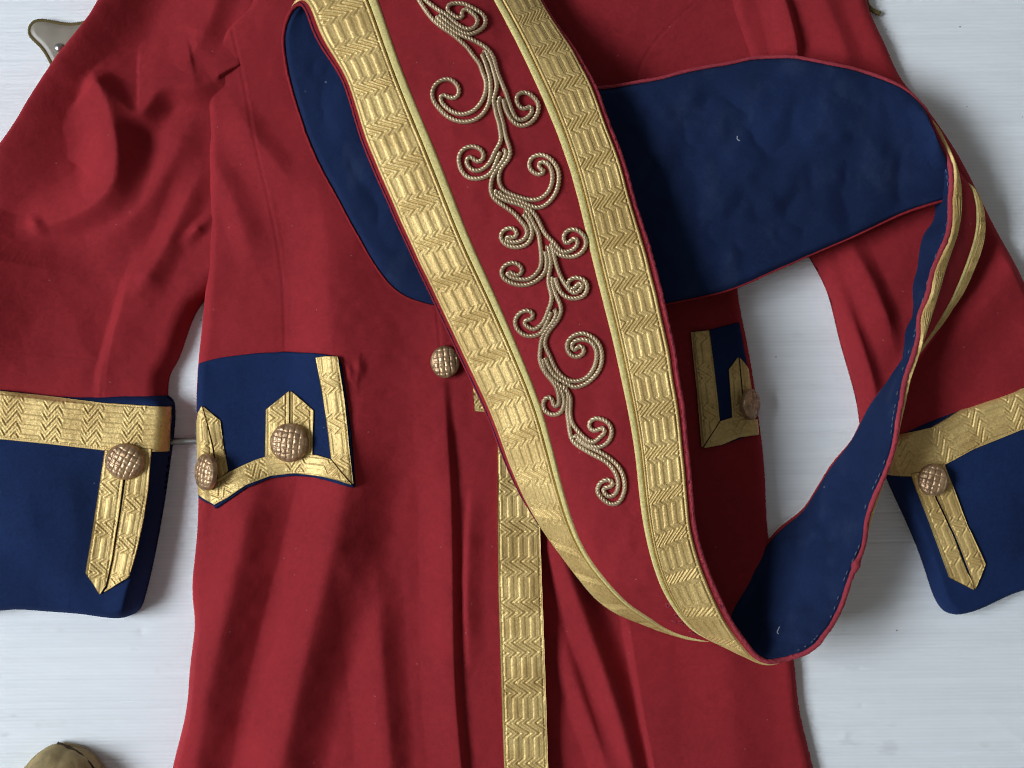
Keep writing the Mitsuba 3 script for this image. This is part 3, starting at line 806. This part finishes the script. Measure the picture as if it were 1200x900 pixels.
O = {1: (480, 0), 2: (490, 80), 3: (520, 150), 4: (560, 220), 5: (570, 290), 6: (590, 360), 7: (610, 420), 8: (630, 480)}
CORDS = [
    # one strand of the stem and its scrolls on the left
    [(1, [(60, -40), (80, 0), (130, 80), (180, 150), (240, 210), (320, 270), (380, 310), (450, 370), (520, 440), (570, 510), (615, 570)]),
     (2, [(565, 40), (590, 100), (598, 160), (585, 240), (550, 310), (490, 375), (400, 408), (310, 390), (240, 340), (203, 285), (208, 248), (245, 247), (290, 265), (335, 258), (360, 215), (340, 150), (290, 108), (230, 105), (165, 140), (130, 200), (135, 280), (180, 350), (250, 420), (330, 462), (410, 475), (490, 460), (560, 415), (610, 340), (632, 260), (637, 170), (628, 80), (605, 0)]),
     (1, [(655, 530), (634, 482)])],
    [(1, [(640, 470), (672, 468), (692, 505), (715, 555), (738, 630), (757, 700), (765, 770)]),
     (2, [(678, 230), (664, 290), (672, 340), (690, 420), (710, 490), (722, 560), (728, 620), (710, 680)]),
     (3, [(450, 215), (415, 290), (370, 345), (310, 378), (250, 370), (212, 330), (205, 290), (225, 262), (255, 270), (290, 295), (330, 290), (350, 245), (320, 190), (260, 168), (195, 180), (145, 230), (135, 300), (160, 380), (215, 435), (290, 450), (360, 435), (420, 390), (455, 320), (480, 255), (500, 215)])],
    [(3, [(515, 198), (545, 212), (537, 260), (500, 320), (455, 390), (425, 450), (415, 530), (430, 600)]),
     (4, [(180, 130), (260, 185), (340, 250), (390, 310), (425, 360), (432, 410), (405, 455), (350, 480), (290, 480), (252, 460), (268, 438), (300, 440), (335, 428), (340, 395), (305, 362), (255, 365), (215, 395), (205, 440), (230, 485), (290, 520), (360, 525), (430, 500), (470, 440), (475, 370), (455, 310), (425, 265), (397, 235)])],
    [(4, [(400, 214), (432, 217), (470, 280), (500, 340), (530, 400), (545, 480), (555, 560), (558, 640), (545, 710), (500, 770), (440, 805), (360, 805), (290, 785), (262, 755), (290, 748), (330, 768), (370, 763), (388, 725), (360, 680), (310, 662), (250, 680), (212, 730), (225, 790), (290, 835), (370, 857), (450, 850), (530, 810), (590, 740), (605, 660), (600, 600), (585, 560)])],
    [(4, [(592, 533), (617, 532), (630, 580), (640, 640), (635, 720)]),
     (5, [(548, 265), (552, 340), (570, 410), (570, 480), (545, 550), (515, 630), (470, 690), (420, 718), (370, 700), (338, 665), (352, 640), (390, 630), (410, 595), (385, 562), (330, 560), (275, 600), (255, 660), (280, 725), (340, 770), (410, 778), (480, 750), (520, 690), (550, 620), (570, 565)])],
    [(5, [(590, 543), (613, 575), (600, 630), (560, 690), (510, 760), (485, 820)]),
     (6, [(325, 375), (322, 450), (345, 530), (390, 600), (440, 660)]),
     (7, [(325, 275), (340, 350), (330, 410), (302, 415), (285, 370), (250, 340), (212, 365), (205, 420), (235, 470), (300, 492), (355, 470), (385, 400), (380, 330), (360, 280), (342, 250)])],
    [(7, [(360, 237), (398, 262), (418, 330), (413, 410), (413, 480), (424, 560)]),
     (8, [(285, 190), (305, 260), (350, 310), (420, 355), (500, 400), (590, 450), (660, 520), (700, 600), (705, 680), (680, 740), (630, 760), (590, 730), (582, 695), (620, 680), (658, 655), (640, 622), (590, 620), (540, 660), (530, 720), (570, 780), (640, 825), (700, 820), (750, 750), (765, 670), (750, 580), (710, 500), (650, 440), (580, 390), (500, 348), (430, 315), (370, 275), (345, 250)])],
    # the other strand and its scrolls on the right
    [(1, [(110, -40), (135, 0), (190, 50), (260, 100), (310, 130), (370, 180), (440, 235), (490, 260), (540, 262), (580, 235), (595, 190), (575, 150), (530, 110), (490, 92), (460, 120), (462, 155), (430, 165), (380, 140), (335, 95), (345, 55), (400, 38), (480, 45), (560, 85), (630, 130), (665, 190), (650, 245), (600, 285), (540, 308), (480, 300), (420, 265), (350, 215), (290, 165), (252, 138)])],
    [(1, [(236, 148), (262, 185), (330, 240), (400, 290), (480, 330), (560, 365), (640, 410), (700, 460), (740, 530), (765, 620)]),
     (2, [(725, 115), (770, 220), (800, 310), (835, 400), (870, 450), (920, 460), (970, 430), (1000, 380), (985, 347), (940, 362), (900, 350), (868, 300), (880, 240), (940, 222), (1010, 260), (1055, 330), (1040, 420), (980, 490), (900, 510), (840, 480), (790, 410), (760, 330), (750, 275)])],
    [(2, [(728, 255), (708, 290), (715, 360), (735, 440), (755, 520), (770, 600), (800, 690), (808, 760)]),
     (3, [(560, 290), (515, 350), (490, 410), (490, 480), (520, 540), (580, 580), (660, 610), (740, 630), (820, 632), (890, 595), (940, 520), (955, 430), (935, 350), (890, 307), (845, 312), (842, 352), (878, 388), (850, 410), (800, 400), (755, 350), (765, 280), (820, 245), (890, 248), (960, 300), (1005, 380), (1010, 480), (985, 570), (930, 650), (850, 700), (770, 690), (680, 650), (590, 620), (510, 590), (484, 555)])],
    [(3, [(470, 545), (455, 575), (480, 605), (560, 645), (640, 670), (720, 700), (780, 740), (830, 810)]),
     (4, [(570, 370), (620, 440), (680, 500), (730, 558), (790, 565), (850, 535), (875, 480), (850, 450), (812, 475), (775, 488), (755, 440), (780, 390), (840, 370), (910, 405), (950, 480), (920, 560), (850, 605), (760, 605), (700, 580), (660, 530), (642, 490)])],
    [(4, [(638, 500), (660, 560), (680, 640)]),
     (5, [(625, 185), (665, 280), (710, 350), (770, 400), (820, 380), (840, 330), (812, 322), (780, 355), (740, 365), (715, 330), (740, 285), (800, 270), (860, 295), (885, 350), (860, 420), (790, 450), (710, 440), (650, 390), (620, 320), (605, 268)])],
    [(5, [(582, 258), (580, 320), (600, 390), (630, 460), (655, 530), (645, 600), (605, 670), (550, 740), (520, 810)]),
     (6, [(370, 340), (400, 410), (440, 500), (490, 580), (560, 635), (640, 650), (720, 625), (780, 560), (815, 460), (810, 370), (770, 310), (700, 285), (630, 300), (602, 345), (625, 375), (655, 350), (690, 350), (705, 390), (670, 430), (610, 430), (565, 380), (565, 310), (620, 250), (700, 232), (780, 265), (840, 330), (865, 430), (850, 530), (790, 620), (710, 680), (620, 700), (560, 670), (490, 630), (430, 570), (390, 500), (366, 440)])],
    [(6, [(352, 452), (352, 490), (372, 560), (430, 630), (500, 690), (560, 740), (590, 800)]),
     (7, [(440, 430), (440, 500), (460, 570), (510, 640), (570, 700), (640, 732), (700, 690), (738, 640), (720, 612), (670, 630), (620, 620), (605, 575), (650, 530), (720, 535), (780, 580), (800, 650), (770, 730), (700, 775), (620, 770), (550, 730), (480, 680), (478, 700)])],
]
for q, cord in enumerate(CORDS):
    px = np.array([(O[t][0] + x / 7.5, O[t][1] + y / 7.5) for t, pts in cord for x, y in pts])
    c = spline(px, 0.75)
    r = 2.55
    g = lay(c)
    ok = np.isfinite(g[:, 0])
    g, c = g[ok], c[ok]
    lift = r * (0.72 + 0.12 * (q % 3))
    path = gaussian_filter1d(g[:, :3] + g[:, 3:] * lift, 1.2, axis=0, mode='nearest')
    put(bal + '__scroll_cord', tube(path, r, 14, lobes=3, pitch=11.2), 'silver_gilt_cord')

# stitches that hold the lining to the edge, seen along the standing part
st_ = []
for i_ in range(int(NT * s_[16] / s_[-1]), int(NT * s_[31] / s_[-1]), 7):
    if rng.random() < 0.5:
        q_, n_ = band([i_, i_ + 2, i_ + 4], [0.026 + 0.004 * rng.random()])
        st_.append(tube(q_[:, 0] - n_[:, 0] * 8.2, 0.55, 6))
put(bal + '__stitching', join(st_), 'pale_thread', kind='stuff')

# pale loose threads caught on the lining
for i_, v_, sz in ((16.6, 0.30, 9.0), (38.4, 0.35, 4.0)):
    k_ = int(NT * np.interp(i_, range(len(s_)), s_) / s_[-1])
    u_ = np.linspace(0, 1, 24)
    pts_ = [band([k_ + int(sz * math.sin(2.6 * q_ + i_))], [v_ + sz / 300 * (q_ - 0.5) * 2])for q_ in u_]
    put(bal + '__loose_thread', tube(gaussian_filter1d(np.array([a_[0, 0] - b_[0, 0] * 9.5 for a_, b_ in pts_]), 1.5, axis=0), 0.5, 6), 'loose_thread')

# moth holes with raised torn rims near the lower turn of the band
for hx, hy, hr in ((783, 709, 2.0), (794, 721, 2.6), (800, 729, 3.0), (790, 728, 1.8), (811, 741, 3.0)):
    g = lay([(hx, hy)])[0]
    if np.isfinite(g[0]):
        a = np.linspace(0, 2 * np.pi, 24)
        e1 = np.cross(g[3:], [0, 1, 0]); e1 /= np.linalg.norm(e1)
        e2 = np.cross(g[3:], e1)
        rr = hr * (1 + 0.3 * np.sin(3 * a + hx))
        put(bal + '__moth_hole', tube(g[:3] + g[3:] * 0.5 + rr[:, None] * (np.cos(a)[:, None] * e1 + 1.3 * np.sin(a)[:, None] * e2), 0.9, 7, fray=0.4, cap=False), 'pink_binding')

# ------------------------------------------------------------------ small things around the coat
# khaki cap, mostly outside the frame
hat = thing('cap', 'khaki cloth cap with a dark seam, half out of frame at the bottom left', 'hat')
hc = at(78, 940, 0)
th, ph = np.meshgrid(np.linspace(0, 2 * np.pi, 145), np.linspace(0.02, np.pi / 2, 50), indexing='ij')
gore = 1 + 0.045 * np.abs(np.sin(4 * th + 0.5)) * np.sin(ph) ** 0.7
hp = np.stack([hc[0] + 56 * np.sin(ph) * np.cos(th) * gore, hc[1] + 68 * np.sin(ph) * np.sin(th) * gore, 4 + 62 * np.cos(ph) ** 0.8], -1)
hp += (meshkit.fbm(hp / 16.0, 3, 8) - 0.5)[..., None] * np.array([2.0, 2.0, 4.0])
put(hat + '__crown', grid_mesh(hp), 'khaki_cloth')


def dome(px_, py_):
    """The point of the cap's crown seen at a pixel."""
    for z in np.arange(70, 4, -0.5):
        p = at(px_, py_, z)
        e = ((p[0] - hc[0]) / 57) ** 2 + ((p[1] - hc[1]) / 69) ** 2
        if e < 1 and 4 + 62 * (1 - e) ** 0.4 >= z:
            return p + [0, 0, 1.0]
    return at(px_, py_, 5)


sp_ = spline(np.array([dome(a, b) for a, b in ((68, 871), (80, 875), (92, 882), (103, 892), (111, 903), (117, 918))]), 1.5)
put(hat + '__seam', tube(sp_, 1.8, 8, fray=0.2), 'dark_tape')
bp = np.stack([hc[0] + 54 * np.cos(np.linspace(0, 2 * np.pi, 120)), hc[1] + 66 * np.sin(np.linspace(0, 2 * np.pi, 120)), np.full(120, 5.0)], 1)
put(hat + '__brim', tube(bp, [4.5] * 120, 10, fray=0.06, cap=False), 'khaki_cloth')

# leather flap under the left shoulder
lp = thing('leather_pouch', 'olive leather flap with stitched edge and press stud, poking out from under the left sleeve', 'pouch')
pouch = Patch([(33, 33), (38, 25), (50, 22.5), (70, 26), (95, 25.5), (150, 20), (160, 90), (95, 120), (57, 71), (45, 53), (34, 41)], 8, zero, 9.0, roll=9, smooth=1.5)
put(lp + '__flap', shell(pouch.poly, 1.8, pouch.z, zero), 'olive_leather')
rimp = np.array(pouch.poly.buffer(-1.2).exterior.coords)
rim_ = spline(rimp[::4], 1.2, True)
put(lp + '__stitched_edge', tube(np.c_[rim_, np.full(len(rim_), 6.0)], 2.4, 9, lobes=2, pitch=5.0, cap=False), 'olive_edge')
st = at(69, 56, 10)
put(lp + '__press_stud', set_on(shell(Polygon([(5 * math.cos(t), 5 * math.sin(t)) for t in np.arange(0, 6.28, 0.2)]), 1.0, lambda xy: 3.5 * np.sqrt(np.maximum(1 - (xy ** 2).sum(1) / 27, 0)), lambda xy: np.full(len(xy), -2.0)), st, (0, 0, 1)), 'steel')

# frayed cord end at the right shoulder
ce = np.array([at(1008, -20, 6), at(1014, -4, 7), at(1017, 7, 7), at(1022, 12, 6), at(1031, 16, 4)])
put('cord_end', tube(spline(ce, 1.0), 3.0, 10, lobes=2, pitch=8.0, fray=0.3), 'olive_edge', label='frayed olive cord end at the top right, beside the right shoulder', category='cord')

# steel rod that shows between the cuff and the skirt
ra, rb = at(150, 518.5, 7), at(275, 515.5, 7)
put('metal_rod', tube(np.linspace(ra, rb, 30), 4.2, 20), 'steel', smooth=40, label='thin grey metal rod lying on the board between the left cuff and the coat skirt', category='rod')
